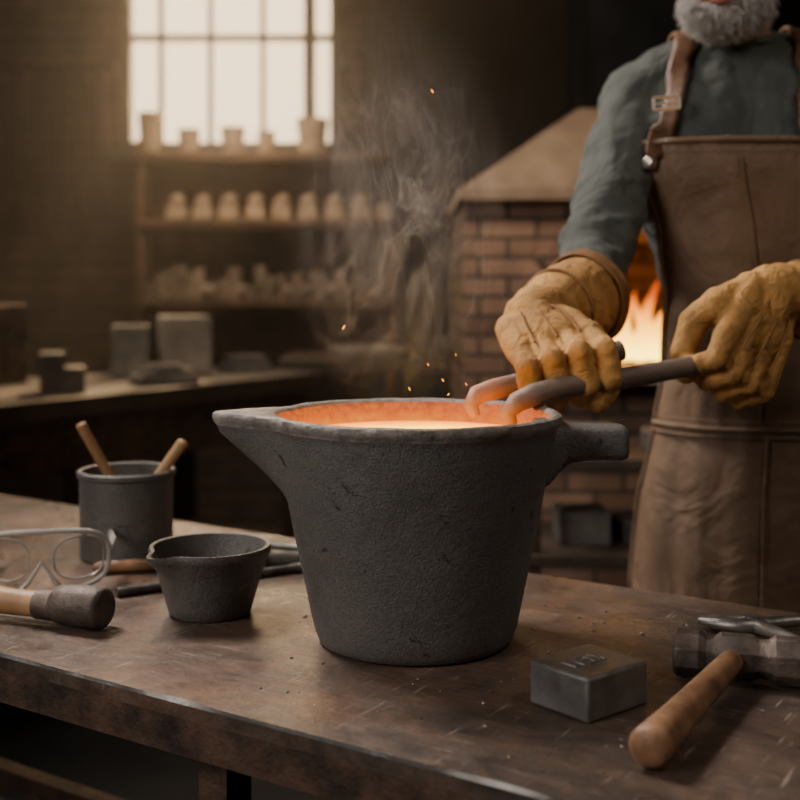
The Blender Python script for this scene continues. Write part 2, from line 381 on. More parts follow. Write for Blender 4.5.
solo('steel_plate_stack',M_bluestl,(-.78,3.96,.85),(.20,.13,.03),.5,.003,lambda b:(b.box((.01,.01,.041),(.16,.11,.018),0,(0,0,.3)),b.box((0,-.01,.058),(.10,.06,.014),0,(0,0,-.2))))
solo('steel_bar_stack',M_bluestl,(-.58,4.50,.85),(.18,.10,.03),.4,.003,lambda b:b.box((0,.01,.045),(.15,.07,.03)))
b=B(); b.box((0,0,.13),(.30,.22,.26)); b.box((0,-.115,.2),(.24,.015,.06)); b.box((0,-.115,.09),(.24,.015,.10)); b.box((0,-.13,.2),(.06,.02,.015)); b.box((0,-.13,.09),(.06,.02,.015))
b.build('tool_chest',M_rust,bevel=.006,loc=(-1.42,3.95,.85),rotz=.9)
b=B(); b.box((0,0,.86),(.95,.6,.05),0)
for x in (-.42,.42):
    for yy in (-.25,.25): b.box((x,yy,.4175),(.07,.07,.835),1)
b.box((0,0,.3),(.85,.5,.03),0)
b.build('casting_bench',[M_woodd,M_rust],bevel=.004,loc=(.0,4.95,0))
b=B(); b.lathe([(0,0),(.16,0),(.17,.03),(.13,.05),(.13,.035),(0,.035)],(0,0,0),40)
b.build('casting_tray',M_parts,loc=(-.12,4.85,.885))
b=B(); b.lathe([(0,0),(.07,0),(.09,.07),(.075,.07),(.06,.02),(0,.02)],(0,0,0),32); b.tube([(.08,0,.06),(.2,0,.08),(.3,0,.085)],[.01,.009,.01],10)
b.build('small_ladle',M_bluestl,loc=(.16,4.95,.885))

# ---------------------------------------------------------------- forge
FX0,FX1,FY,FD=.172,1.40,3.2,.85
ac,ar,az=.66,.30,1.02
b=B()
b.box(((FX0+FX1)/2,FY+FD/2,.48),(FX1-FX0,FD,.96))
b.box(((FX0+ac-ar)/2,FY+FD/2,1.18),(ac-ar-FX0,FD,.44)); b.box(((FX1+ac+ar)/2,FY+FD/2,1.18),(FX1-ac-ar,FD,.44))
b.box((ac,FY+FD-.06,1.18),(2*ar,.12,.44))
K=20; fr=[];
for k in range(K+1):
    a=PI-PI*k/K; fr.append((ac+ar*math.cos(a),az+ar*math.sin(a)))
vs=[];fs=[]
for (x,z) in fr:
    for yy in (FY,FY+FD-.1): vs+= [(x,yy,z),(x,yy,1.40)]
for k in range(K):
    i=4*k; j=i+4
    fs+=[(i,j,j+1,i+1),(i+2,i+3,j+3,j+2),(i,i+2,j+2,j),(i+1,j+1,j+3,i+3)]
b.add(vs,fs)
for k in range(15):
    a0=PI-PI*(k+.06)/15; a1=PI-PI*(k+.94)/15
    p=[]
    for yy in (FY-.015,FY+.05):
        for (r,a) in ((ar-.005,a0),(ar-.005,a1),(ar+.075,a1),(ar+.075,a0)): p.append((ac+r*math.cos(a),yy,az+r*math.sin(a)))
    b.add(p,[(0,1,2,3),(7,6,5,4),(0,4,5,1),(1,5,6,2),(2,6,7,3),(3,7,4,0)],1)
b.box(((FX0+FX1)/2+.05,FY-.09,.945),(FX1-FX0-.3,.18,.04),2)
b.box(((FX0+FX1)/2,FY+FD/2-.02,1.415),(FX1-FX0+.03,FD+.08,.035),3)
c0=[(FX0-.01,FY-.055,1.43),(FX1+.01,FY-.055,1.43),(FX1+.01,FY+FD,1.43),(FX0-.01,FY+FD,1.43)]
c1=[(.50,FY+.15,1.67),(1.05,FY+.15,1.67),(1.05,FY+.65,1.67),(.50,FY+.65,1.67)]
b.loft([c0,c1],3)
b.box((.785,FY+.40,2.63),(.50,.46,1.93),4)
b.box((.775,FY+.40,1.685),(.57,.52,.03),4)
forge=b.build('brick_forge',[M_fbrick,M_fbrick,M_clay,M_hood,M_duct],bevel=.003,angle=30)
b=B(); random.seed(5)
for i in range(80):
    x=random.uniform(.42,.90); yy=random.uniform(3.24,3.75); r=random.uniform(.02,.04)
    b.ell((x,yy,.965+r*.6),(r,r*.9,r*.8),0 if random.random()<.45 else 1,(random.random(),random.random(),0),7,5)
def flm(b,x,y,z,h,r,mi=2):
    pts=[];rd=[]
    sd=random.random()*9
    for k in range(11):
        t=k/10; pts.append((x+.45*r*t*3*math.sin(t*5+sd),y+.2*r*math.sin(t*4+sd*2),z+h*t)); rd.append(r*(.55+.9*t)*(1-t)**.8*1.5+.0006)
    b.tube(pts,rd,10,mi)
for x,yy,h,r in ((.600,3.25,.13,.013),(.625,3.27,.19,.015),(.655,3.24,.15,.015),(.680,3.27,.22,.017),(.575,3.30,.09,.014),(.71,3.26,.15,.017),(.67,3.33,.17,.016),(.615,3.34,.14,.015),(.76,3.32,.18,.018),(.55,3.36,.08,.014),(.80,3.36,.14,.016),(.64,3.22,.09,.013),(.69,3.22,.11,.014),(.52,3.40,.07,.014),(.50,3.34,.05,.012)):
    flm(b,x,yy,.972,h,r)
b.build('forge_fire',[M_coal,M_ember,M_flame])
b=B()
for z in (.20,.60,.80): b.box((0,0,z),(.80,.36,.025),0)
for x in (-.38,.38):
    for yy in (-.16,.16): b.box((x,yy,.41),(.03,.03,.82),1)
b.build('stock_rack',[M_woodd,M_rust],bevel=.003,loc=(.66,2.68,0))
b=B()
for i,(x,h) in enumerate(((-.26,.07),(-.12,.05),(.02,.09),(.2,.06))):
    b.box((x,-.03,h/2),(.11,.13,h),0,(0,0,.2*i))
b.build('iron_billet_row',M_bluestl,bevel=.004,loc=(.66,2.68,.6125))
b=B()
for i,(x,h) in enumerate(((-.25,.05),(-.05,.04),(.2,.06))): b.box((x,0,h/2),(.14,.10,h),0,(0,0,-.2*i))
b.build('iron_billet_row',M_bluestl,bevel=.004,loc=(.66,2.68,.8125))

# ---------------------------------------------------------------- main workbench
RZ=math.radians(-33.57)
TL,TD=2.55,.602
b=B()
nx,ny=260,6; g=[]
for i in range(nx+1):
    row=[]
    for j in range(ny+1):
        x=-TL/2+TL*i/nx; yy=-TD/2+TD*j/ny
        if j==0: yy+=max(0,noise.noise(Vector((x*9,0,0)))-.12)*.010+max(0,noise.noise(Vector((x*45,3,0)))-.25)*.006
        row.append((x,yy))
    g.append(row)
for i in range(nx):
    for j in range(ny):
        q=[g[i][j],g[i+1][j],g[i+1][j+1],g[i][j+1]]
        b.add([(x,y_,.80) for x,y_ in q],[(0,1,2,3)],0)
    a,c=g[i][0],g[i+1][0]
    b.add([(a[0],a[1],.80),(c[0],c[1],.80),(c[0],-TD/2-.0004,.7965),(a[0],-TD/2-.0004,.7965)],[(0,3,2,1)],3)
b.box((0,.0,.7903),(TL,TD,.0124),0)
b.box((0,-TD/2+.012,.767),(TL,.024,.034),1); b.box((0,TD/2-.012,.767),(TL,.024,.034),1)
b.box((-TL/2+.012,0,.767),(.024,TD-.05,.034),1); b.box((TL/2-.012,0,.767),(.024,TD-.05,.034),1)
for x in (-TL/2+.07,.06,TL/2-.07):
    for yy in (-TD/2+.06,TD/2-.06): b.box((x,yy,.392),(.035,.035,.784),1)
for yy in (-TD/2+.06,TD/2-.06): b.box((0,yy,.34),(TL-.14,.03,.03),1)
for x in (-TL/2+.07,.06,TL/2-.07): b.box((x,0,.25),(.03,TD-.14,.03),1)
b.box((0,0,.28),(TL-.2,TD-.1,.02),2)
b.build('workbench',[M_bench,M_rust,M_woodd,M_steelblk],loc=(-.082,1.368,0),rotz=RZ,angle=30)
b=B()
for i in range(5): b.tube([(-.5,-.16+i*.05,.014),(.45,-.14+i*.05,.014)],.013,8)
b.tube([(-.45,-.12,.04),(.4,.06,.04)],.013,8)
b.build('bar_stock_pile',M_bluestl,loc=(-.55,1.70,.29),rotz=RZ)

TZ=.80
# ---------------------------------------------------------------- crucible
cruc=empty('foundry_crucible',(.016,1.275,TZ))
H=.24
def out_r(z): return .1035+(.153-.1035)*(z/H)**.95
def spout(amt,zs=.150):
    def fn(p,a,k):
        d=abs(((a-PI)+PI)%(2*PI)-PI)
        t=max(0,min(1,(p.z-zs)/(H-.020-zs))); w=max(0,1-d/.46)
        w=w*w*(3-2*w)*.4+.6*w**1.3
        if w>0 and t>0:
            q=amt*(t**1.1)*w
            p=p+Vector((-q,0,0)); 
            p.y*=1-.2*w*t
        return p
    return fn
prof=[(0,0),(.095,0),(.102,.003),(.1045,.009)]
for i in range(1,29): z=.009+(H-.014-.009)*i/28; prof.append((out_r(z),z))
no=len(prof)
prof+=[(.1535,H-.010),(.1555,H-.006),(.1545,H-.001),(.151,H+.0008),(.1465,H),(.1435,H-.003),(.1412,H-.007)]
ni=len(prof)
for z in (.230,.226,.222,.219,.216,.21,.205,.19,.12,.02): prof.append((out_r(z)-.014,z))
prof.append((0,.02))
mis=[]
for i in range(len(prof)-1): mis.append(0 if i<no-1 else (1 if i<ni-2 else 2))
def fnc(p,a,k):
    inner = k>=ni-3
    p=spout(.004 if inner else .060)(p,a,k)
    if k>3:
        nz=noise.noise(Vector((p.x*22,p.y*22,p.z*22)))*.0008+noise.noise(p*70)*.0004
        if k>=no: nz*=2
        l=Vector((p.x,p.y,0)); 
        if l.length>1e-3: p=p+l.normalized()*nz; p.z+=nz*.6 if k>no else 0
    return p
b=B(); b.lathe(prof,(0,0,0),160,fn=fnc,mis=mis)
b.build('crucible_pot',[M_cast,M_rim,M_hot],parent=cruc,angle=50)
b=B()
rings=[]
for x,zc,hz,hy in ((.128,.196,.036,.040),(.140,.199,.034,.036),(.150,.204,.027,.031),(.162,.2075,.0205,.027),(.180,.2085,.0185,.025),(.200,.2085,.018,.0245),(.216,.2085,.0185,.025),(.222,.2085,.017,.0235),(.224,.2085,.014,.020)):
    ring=[]
    for k in range(24):
        a=2*PI*k/24; c,s_=math.cos(a),math.sin(a)
        ring.append((x,hy*math.copysign(abs(c)**.45,c),zc+hz*math.copysign(abs(s_)**.45,s_)))
    rings.append(ring)
b.loft(rings)
b.build('crucible_lug_handle',M_cast,parent=cruc,angle=50)
b=B(); b.lathe([(0,0),(.06,0),(.11,0),(.1345,0)],(0,0,0),64)
mo=b.build('molten_pool',M_molten,parent=cruc,loc=(0,0,.2155))

# ---------------------------------------------------------------- tongs
b=B()
def bar(pts,rads): b.tube(pts,rads,12,0,1.0)
bar([(.086,1.358,1.026),(.080,1.360,1.038),(.088,1.364,1.050),(.108,1.372,1.056),(.14,1.383,1.063),(.178,1.395,1.074),(.222,1.410,1.087),(.262,1.422,1.098)],
    [.006,.009,.0115,.012,.0115,.0118,.0125,.012])
bar([(.124,1.322,1.022),(.119,1.318,1.034),(.128,1.318,1.046),(.150,1.331,1.0535),(.18,1.352,1.059),(.25,1.394,1.065),(.33,1.443,1.074),(.41,1.492,1.083),(.435,1.507,1.086)],
    [.006,.009,.0115,.013,.0132,.0125,.0125,.0125,.0125])
b.tube([(.140,1.388,1.060),(.150,1.345,1.056)],.006,10)
b.build('crucible_tongs',M_tong,angle=60)

# ---------------------------------------------------------------- blacksmith
man=empty('blacksmith_man',(.52,1.87,0))
def P(o):
    o.parent=man; o.matrix_parent_inverse=Matrix.Translation((-.52,-1.87,0)); return o
SEC=[(.86,.560,1.90,.148,.115),(.95,.562,1.90,.140,.118),(1.05,.562,1.885,.133,.115),(1.15,.557,1.87,.139,.114),(1.25,.542,1.855,.156,.120),(1.34,.528,1.845,.178,.124),(1.42,.52,1.845,.185,.115),(1.475,.52,1.85,.160,.098),(1.515,.52,1.855,.112,.080),(1.545,.52,1.85,.072,.068)]
def sec(z):
    if z<=SEC[0][0]: return SEC[0][1:]
    for a,c in zip(SEC,SEC[1:]):
        if z<=c[0]:
            t=(z-a[0])/(c[0]-a[0]); t=t*t*(3-2*t)*.5+t*.5; return tuple(a[i]+(c[i]-a[i])*t for i in range(1,5))
    return SEC[-1][1:]
def ering(z,cx,cy,rx,ry,n=32,p=.85):
    r=[]
    for k in range(n):
        a=2*PI*k/n; c,s_=math.cos(a),math.sin(a)
        r.append((cx+rx*math.copysign(abs(c)**p,c),cy+ry*math.copysign(abs(s_)**p,s_),z))
    return r
G1=V(.187,1.398,1.075); G2=V(.408,1.491,1.083)
S1=V(.367,1.85,1.455); E1=V(.275,1.715,1.205)
S2=V(.690,1.85,1.455); E2=V(.71,1.70,1.185)
b=B(); b.loft([ering(*s_) for s_ in SEC])
def lerp(a,c,t): return a+(c-a)*t
O1=lerp(E1,G1,.36)+V(.004,0,0); O2=lerp(E2,G2,.36)
for S,E,O,sg in ((S1,E1,O1,-1),(S2,E2,O2,1)):
    b.chain([V(.52+sg*.09,1.85,1.475),S,lerp(S,E,.35),lerp(S,E,.7),E,lerp(E,O,.5),lerp(E,O,1.15)],[.072,.062,.055,.052,.051,.048,.044])
    b.chain([V(.52+sg*.05,1.855,1.52),lerp(V(.52+sg*.05,1.855,1.52),S,.5)+V(0,0,.008)],[.05,.052])
    for q,(t,r) in enumerate(((.30,.060),(.44,.058),(.57,.057),(.69,.057),(.80,.0575),(.90,.058),(1.0,.058))):
        c=lerp(S,E,t); ax=(E-S).normalized(); R=ax.to_track_quat('Z','Y').to_matrix()@Euler((.45*(-1)**q,.3,0)).to_matrix()
        b.ell(c,(r*1.04,r*1.04,.010),0,R=R)
shirt=P(b.build('shirt',M_shirt)); remesh(shirt,.006,3,.014,.05,'shirt_folds')
b=B(); b.lathe([(.064,0),(.069,.006),(.066,.016),(.060,.014)],(0,0,0),40)
P(b.build('shirt_collar',M_shirt,loc=(.517,1.842,1.545),rot=(math.radians(14),0,0)))
b=B(); b.loft([ering(z,.555,1.90,rx,ry) for z,rx,ry in ((.80,.135,.11),(.88,.142,.115),(.98,.130,.110))])
for sg in (-1,1): b.chain([V(.55+sg*.07,1.90,.86),V(.55+sg*.085,1.895,.66),V(.55+sg*.095,1.89,.48),V(.55+sg*.10,1.90,.28),V(.55+sg*.10,1.91,.12)],[.08,.078,.064,.058,.052])
t=P(b.build('trousers',M_pants)); remesh(t,.01,5)
b=B()
for sg in (-1,1):
    x=.55+sg*.10
    b.chain([V(x,1.915,.17),V(x,1.92,.08),V(x,1.92,.05)],[.05,.048,.05])
    b.chain([V(x,1.93,.042),V(x+sg*.01,1.85,.042),V(x+sg*.018,1.755,.038)],[.042,.044,.038])
    b.box((x+sg*.008,1.84,.014),(.09,.27,.028))
t=P(b.build('boots',M_boot)); remesh(t,.008,3)
TH0=math.radians(-13)
def ap(z,th,off=.016):
    cx,cy,rx,ry=sec(z)
    if z<1.03:
        k=(1.03-z); rx+=.055*k; ry+=.06*k+.004; cx-=.03*k
    rip=0
    if z<1.10:
        k=min(1,(1.10-z)/.4); rip=.007*k*math.sin(th*6+1.2+z*2)+.003*k*math.sin(th*13+z*5)
    rip+=.004*noise.noise(Vector((th*2.4,z*6,0)))+.0022*noise.noise(Vector((th*7,z*14,3)))
    s_=math.sin(th); c=math.cos(th); p=.85
    return V(cx+(rx+off+rip)*math.copysign(abs(s_)**p,s_),cy-(ry+off+rip)*math.copysign(abs(c)**p,c),z)
zs=[1.385-.0118*i for i in range(80)]
def half(z):
    if z>1.33: return math.radians(46)
    if z>1.00:
        t=(1.33-z)/.33; return math.radians(46+36*t*t*(3-2*t))
    return math.radians(82+12*min(1,(1.0-z)/.2))
rows=[]
for z in zs:
    h=half(z); sh=TH0*max(0,min(1,(z-.95)/.35)); rows.append([ap(z,sh+h*(2*j/72-1)) for j in range(73)])
b=B(); b.loft(rows,0,caps=False,closed=False)
apron=P(b.build('apron_panel',M_apron,angle=80))
so=apron.modifiers.new('so','SOLIDIFY'); so.thickness=.0045; so.offset=1
b=B()
def path(zth,off=.019): return [ap(z,th,off) for z,th in zth]
b.tube(path([(1.383,TH0+math.radians(46)*(2*j/30-1)) for j in range(31)],.019),.0045,8)
for sg in (-1,1):
    b.tube([ap(z,TH0*max(0,min(1,(z-.95)/.35))+sg*half(z),.018) for z in zs],.004,8)
b.tube(path([(.962,math.radians(-86+172*j/60)) for j in range(61)],.0195),.0035,8)
b.tube(path([(.950,math.radians(-86+172*j/60)) for j in range(61)],.0195),.002,8)
b.tube(path([(.95-.0125*j,-.10) for j in range(38)],.0195),.0025,8)
b.tube(path([(1.36-.0125*j,TH0*.7) for j in range(32)],.0185),.002,8)
P(b.build('apron_seams',M_apron))
b=B()
def stitch(f,n,mi=0):
    for i in range(n):
        a=f(i/n); c=f((i+.55)/n); b.tube([a,c],.0008,5,mi)
stitch(lambda t: ap(1.368,TH0+math.radians(44)*(2*t-1),.0215),60)
stitch(lambda t: ap(1.36-.32*t,TH0*max(0,min(1,(1.36-.32*t-.95)/.35))-half(1.36-.32*t)*.95,.0215),55)
stitch(lambda t: ap(.975,math.radians(-84+168*t),.0215),90)
P(b.build('apron_stitching',M_stitch))
def strap(name,pts,w=.0165):
    pts=[Vector(p) for p in pts]; P2=[]
    for i in range(len(pts)-1):
        p0=pts[max(0,i-1)];p1=pts[i];p2=pts[i+1];p3=pts[min(len(pts)-1,i+2)]
        for k in range(8):
            t=k/8; P2.append(.5*((2*p1)+(p2-p0)*t+(2*p0-5*p1+4*p2-p3)*t*t+(3*p1-p0-3*p2+p3)*t**3))
    P2.append(pts[-1]); rows=[]
    ctr=V(.52,1.855,1.40)
    for i,p in enumerate(P2):
        t=(P2[min(i+1,len(P2)-1)]-P2[max(0,i-1)]).normalized()
        o_=(p-ctr).normalized(); side=t.cross(o_).normalized()
        rows.append([p+side*w*q for q in (-1,-.5,0,.5,1)])
    b=B(); b.loft(rows,0,caps=False,closed=False); o=P(b.build(name,M_strap,angle=80))
    sw=o.modifiers.new('sw','SHRINKWRAP'); sw.target=shirt; sw.wrap_method='NEAREST_SURFACEPOINT'; sw.wrap_mode='OUTSIDE_SURFACE'; sw.offset=.007
    so=o.modifiers.new('so','SOLIDIFY'); so.thickness=.005; so.offset=1
A1=ap(1.352,TH0-math.radians(37),.028); A2=ap(1.352,TH0+math.radians(37),.028)
strap('apron_strap_1',[A1,(.378,1.725,1.40),(.390,1.735,1.46),(.42,1.785,1.53),(.44,1.85,1.56),(.455,1.92,1.52),(.475,1.96,1.42),(.52,1.985,1.28)])
strap('apron_strap_2',[A2,(.590,1.715,1.40),(.595,1.725,1.46),(.605,1.78,1.525),(.605,1.85,1.555),(.60,1.92,1.52),(.57,1.96,1.42),(.52,1.985,1.28)])
b=B()
for q,th,c,yaw in ((A1,TH0-math.radians(37),V(.384,1.728,1.437),-.55),(A2,TH0+math.radians(37),V(.592,1.712,1.437),.25)):
    d=V(math.sin(th),-math.cos(th),0)
    b.tube([q+d*-.006,q+d*.007,q+d*.0085],[.0085,.0085,.005],20,0)
    ux=V(1,yaw,0).normalized(); uz=V(0,.2,1).normalized()
    r=[c+ux*.019+uz*.009,c-ux*.019+uz*.009,c-ux*.019-uz*.009,c+ux*.019-uz*.009]
    for i in range(4): b.tube([r[i],r[(i+1)%4]],.0024,8)
    b.tube([c+ux*.019,c-ux*.019],.0018,8)
P(b.build('apron_buckles',M_brass))
# head
HM=Matrix.Translation((.482,1.765,1.674))@Matrix.Rotation(math.radians(-22),4,'Z')@Matrix.Rotation(math.radians(16),4,'X')
b=B(); b.M=HM
b.ell((0,.012,.022),(.076,.094,.100)); b.ell((0,-.028,-.045),(.058,.062,.066)); b.ell((0,-.052,-.088),(.028,.028,.020))
b.ell((0,-.062,.03),(.052,.026,.03)); 
for sg in (-1,1):
    b.ell((sg*.040,-.062,-.022),(.022,.022,.020)); b.ell((sg*.078,.005,-.005),(.008,.018,.030),0,(0,0,sg*.3)); b.ell((sg*.030,-.082,.026),(.022,.010,.008))
    b.ell((sg*.013,-.098,-.028),(.009,.010,.008))
b.chain([V(0,-.083,.022),V(0,-.098,-.004),V(0,-.110,-.024)],[.009,.010,.0125])
b.ell((0,-.083,-.045),(.03,.014,.016))
b.M=Matrix.Identity(4)
b.chain([V(.518,1.86,1.50),V(.505,1.83,1.56),HM@V(0,.025,-.06)],[.062,.058,.056])
hd=P(b.build('head',M_skin)); remesh(hd,.004,5)
b=B(); b.M=HM
for sg in (-1,1):
    b.ell((sg*.031,-.078,.004),.0125,0); b.ell((sg*.031,-.0872,.003),(.0055,.004,.0055),1)
P(b.build('eyes',[M_white,M_iris]))
b=B(); b.M=HM
b.tube([(-.024,-.093,-.060),(-.012,-.1,-.0585),(0,-.102,-.0595),(.012,-.1,-.0585),(.024,-.093,-.060)],[.0015,.0045,.005,.0045,.0015],10)
b.tube([(-.022,-.092,-.067),(-.010,-.101,-.0715),(0,-.1025,-.0725),(.010,-.101,-.0715),(.022,-.092,-.067)],[.0015,.005,.006,.005,.0015],10)
P(b.build('lips',M_lip))
b=B(); b.M=HM
b.ell((0,-.034,-.084),(.055,.050,.036)); b.ell((0,-.054,-.098),(.032,.033,.018))
o=P(b.build('beard_mass',M_beard)); remesh(o,.004,4,.006,.012,'beardtex')
def strands(name,lst,rad=.0005):
    cu=bpy.data.curves.new(name,'CURVE'); cu.dimensions='3D'; cu.bevel_depth=rad; cu.bevel_resolution=0
    for pts in lst:
        sp=cu.splines.new('POLY'); sp.points.add(len(pts)-1)
        for k,p in enumerate(pts):
            q=HM@p; sp.points[k].co=(q.x,q.y,q.z,1); sp.points[k].radius=1-.7*k/(len(pts)-1)
    cu.materials.append(M_beard); o=bpy.data.objects.new(name,cu); scene.collection.objects.link(o); P(o)
random.seed(11); L=[]
while len(L)<2800:
    d=Vector((random.gauss(0,1),random.gauss(0,1),random.gauss(0,1))).normalized()
    if d.y>.35 or d.z>.45: continue
    p=V(0,-.038,-.082)+V(d.x*.057,d.y*.056,d.z*.040)
    if abs(p.x)<.027 and p.z>-.080 and p.y<-.07: continue
    if p.z>-.055 and abs(p.x)<.045: continue
    g=(d*.75+V(random.uniform(-.6,.6),-.15+random.uniform(-.5,.3),-.75)).normalized(); l=random.uniform(.010,.024)
    L.append([p,p+(d*.6+g*.4)*l*.4,p+(d*.3+g*.7)*l*.75,p+(d*.1+g*.9)*l])
for i in range(700):
    x=random.uniform(-.030,.030); p=V(x,-.095+abs(x)*.35,-.043-abs(x)*.25+random.uniform(-.004,.003)); sx=math.copysign(1,x)
    l=random.uniform(.009,.014); L.append([p,p+V(sx*.25*l,-.35*l,-.3*l),p+V(sx*.6*l,-.35*l,-.65*l),p+V(sx*.9*l,-.15*l,-.85*l)])
strands('beard_strands',L,.00062)
L=[]
while len(L)<1800:
    d=Vector((random.gauss(0,1),random.gauss(0,1),random.gauss(0,1))).normalized()
    if d.z<-.25 or (d.y<-.25 and d.z<.62) : continue
    if abs(d.x)>.8 and d.z<.1: continue
    p=V(0,.012,.022)+V(d.x*.075,d.y*.093,d.z*.099); g=V(random.uniform(-.3,.3),.7,-.4); l=random.uniform(.015,.03)
    L.append([p,p+(d*.6+g*.3)*l*.4,p+(d*.45+g*.5)*l*.75,p+(d*.3+g*.8)*l])
strands('hair_strands',L,.0007)
# gloves
def glove(name,G,Xd,Yd,O,E,ts,s=1.0):
    Xd=Vector(Xd).normalized(); Yd=Vector(Yd); Yd=(Yd-Xd*Yd.dot(Xd)).normalized(); Z=Xd.cross(Yd)
    R3=Matrix((Xd,Yd,Z)).transposed()
    M=Matrix.Translation(G)@R3.to_4x4()@Matrix.Scale(s,4)
    W=lambda x,y,z: M@V(x,y,z)
    b=B()
    xs=[.0445,.0150,-.0146,-.0435]; Ls=[.97,1.08,1.02,.88]
    for x,l in zip(xs,Ls):
        x*=ts
        b.chain([W(x*.97,.016,.030),W(x*1.05,-.027*l,.029*l),W(x*1.06,-.036*l,-.008*l),W(x*1.0,-.014,-.031*l)],[q*s for q in (.0158,.0143,.0138,.0126)])
        b.chain([W(x*.94,.016,.030),W(x*.80,.05,.031),W(x*.62,.085,.030)],[q*s for q in (.0165,.0205,.021)])
    b.ell(W(0,.050,.032),(.051*s,.050*s,.0235*s),0,R=R3)
    b.chain([W(ts*.022,.075,.022),W(ts*.054,.048,.010),W(ts*.064,.018,-.010),W(ts*.052,-.014,-.024),W(ts*.030,-.034,-.032)],[q*s for q in (.026,.0225,.0185,.0165,.0145)])
    wr=W(0,.092,.032)
    b.chain([W(0,.06,.030),wr],[.030*s,.036*s])
    b.tube([wr,lerp(wr,O,.12),lerp(wr,O,.2),lerp(wr,O,.28),lerp(wr,O,.55),lerp(wr,O,.85),O],[.036*s,.041,.038,.044,.052,.057,.059],24)
    o=P(b.build(name,M_glove)); remesh(o,.0026,3,.0050,.026,name+'_creases',.4)
    ax=(O-lerp(wr,O,.85)).normalized(); u=ax.orthogonal().normalized(); v=ax.cross(u)
    b=B()
    ring=lambda c,r,nn=36:[c+(u*math.cos(a)+v*math.sin(a))*r*(1+.02*math.sin(5*a)) for a in [2*PI*k/nn for k in range(nn+1)]]
    b.tube(ring(O-ax*.002,.0605),.0046,8,0)
    b.tube(ring(lerp(wr,O,.88),.0605),.0018,6,0)
    b.tube(ring(lerp(wr,O,.45),.0505),.0026,6,0)
    b.loft([ring(lerp(wr,O,.86),.0600)[:-1],ring(O,.0625)[:-1],ring(O,.0590)[:-1]],0,caps=False)
    for x in (.029*ts,0,-.0285*ts):
        b.tube([W(x*.97,-.004,.0450),W(x*.92,.020,.0515),W(x*.80,.048,.0570),W(x*.66,.070,.0550)],.0015,6,0)
    P(b.build(name+'_cuff_binding',M_cuff))
glove('glove_right',G1,(.96,.16,.22),(.02,.93,.34),O1,E1,1)
glove('glove_left',G2,(.72,.416,-.48),(.42,.36,.78),O2,E2,-1)

# ---------------------------------------------------------------- bench-top props
pot=empty('tool_pot',(-.378,1.66,TZ))
b=B(); b.lathe([(0,0),(.060,0),(.0625,.003),(.064,.110),(.067,.113),(.067,.119),(.0645,.121),(.060,.120),(.0585,.112),(.057,.01),(0,.01)],(0,0,0),64)
b.build('pot_body',M_castd,parent=pot)
def rod(name,p,q,r0,r1,m,parent,mid=None):
    p,q=Vector(p),Vector(q); b=B(); pts=[];rd=[]
    for k in range(11):
        t=k/10; pts.append(lerp(p,q,t)); rd.append((r0+(r1-r0)*t)*(1-.0*t) if 0<k<10 else (r0 if k==0 else r1)*.6)
    d=(q-p).normalized(); pts[0]=p; pts.insert(1,p+d*.003); rd.insert(1,r0); pts.insert(-1,q-d*.003); rd.insert(-1,r1)
    b.tube(pts,rd,14); return b.build(name,m,parent=parent)
rod('stick_1',(-.062,-.01,.185),(.025,.015,.014),.0075,.0065,M_wood,pot)
rod('stick_2',(.080,-.005,.160),(-.025,-.01,.014),.0080,.0065,M_wood,pot)
b=B()
def fn2(p,a,k):
    a0=math.radians(228); d=abs(((a-a0)+PI)%(2*PI)-PI); t=max(0,(p.z-.045)/.033); w=max(0,1-d/.42); w=w*w*(3-2*w)
    return p+Vector((math.cos(a0),math.sin(a0),-.10))*(.018*t*w)
b.lathe([(0,0),(.043,0),(.0465,.003),(.050,.015),(.0585,.045),(.0655,.066),(.0685,.069),(.0695,.075),(.068,.0785),(.064,.078),(.0625,.072),(.056,.045),(.045,.010),(0,.008)],(0,0,0),96,fn=fn2)
b.build('pouring_cup',M_castd,loc=(-.217,1.372,TZ),angle=55)
b=B(); dirv=V(.93,-.36,0).normalized(); base=V(-.392,1.330,TZ)
def pt(t,z): return base+dirv*t+V(0,0,z)
b.tube([pt(-.20,.021),pt(-.195,.021),pt(-.12,.021),pt(-.05,.020),pt(.0,.020)],[.010,.0175,.0170,.0145,.0140],20,0)
b.tube([pt(-.012,.0205),pt(-.010,.0205),pt(.012,.0212),pt(.018,.0212)],[.014,.0165,.0170,.0175],28,1)
b.tube([pt(.012,.0235),pt(.016,.0235),pt(.026,.0236),pt(.062,.0236),pt(.072,.0236),pt(.076,.0236),pt(.078,.0236)],[.016,.0195,.0222,.0232,.0230,.0212,.018],32,1)
b.build('hand_mallet',[M_wood,M_hstl])
# safety goggles
GS=1.22
b=B(); b.M=Matrix.Scale(GS,4)
def gog(u,v,off=0):
    a=u*.95; R=.075
    return V(R*math.sin(a)*1.05,-R*math.cos(a)*.75+.06+off,v)
outl=[]
for k in range(72):
    a=2*PI*k/72; c,s_=math.cos(a),math.sin(a)
    u=math.copysign(abs(c)**.75,c); v=.034+.030*math.copysign(abs(s_)**.7,s_)
    if s_<0: v+= .030*math.exp(-(u/.16)**2)
    outl.append((u,v))
loop=[gog(u,v) for u,v in outl]; b.tube(loop+[loop[0]],.0026,8,1)
for sg in (-1,1):
    lp=[]
    for k in range(40):
        a=2*PI*k/40; c,s_=math.cos(a),math.sin(a)
        lp.append(gog(sg*.52+.37*math.copysign(abs(c)**.8,c),.035+.021*math.copysign(abs(s_)**.8,s_),.004))
    b.tube(lp+[lp[0]],.0012,6,1)
K=36
top=[];bot=[]
for k in range(K+1):
    u=-1+2*k/K
    vt=.034+.030*(max(0,1-abs(u)**2.667))**.35; vb=.034-.030*(max(0,1-abs(u)**2.667))**.35+.030*math.exp(-(u/.16)**2)
    top.append(gog(u,vt)); bot.append(gog(u,vb))
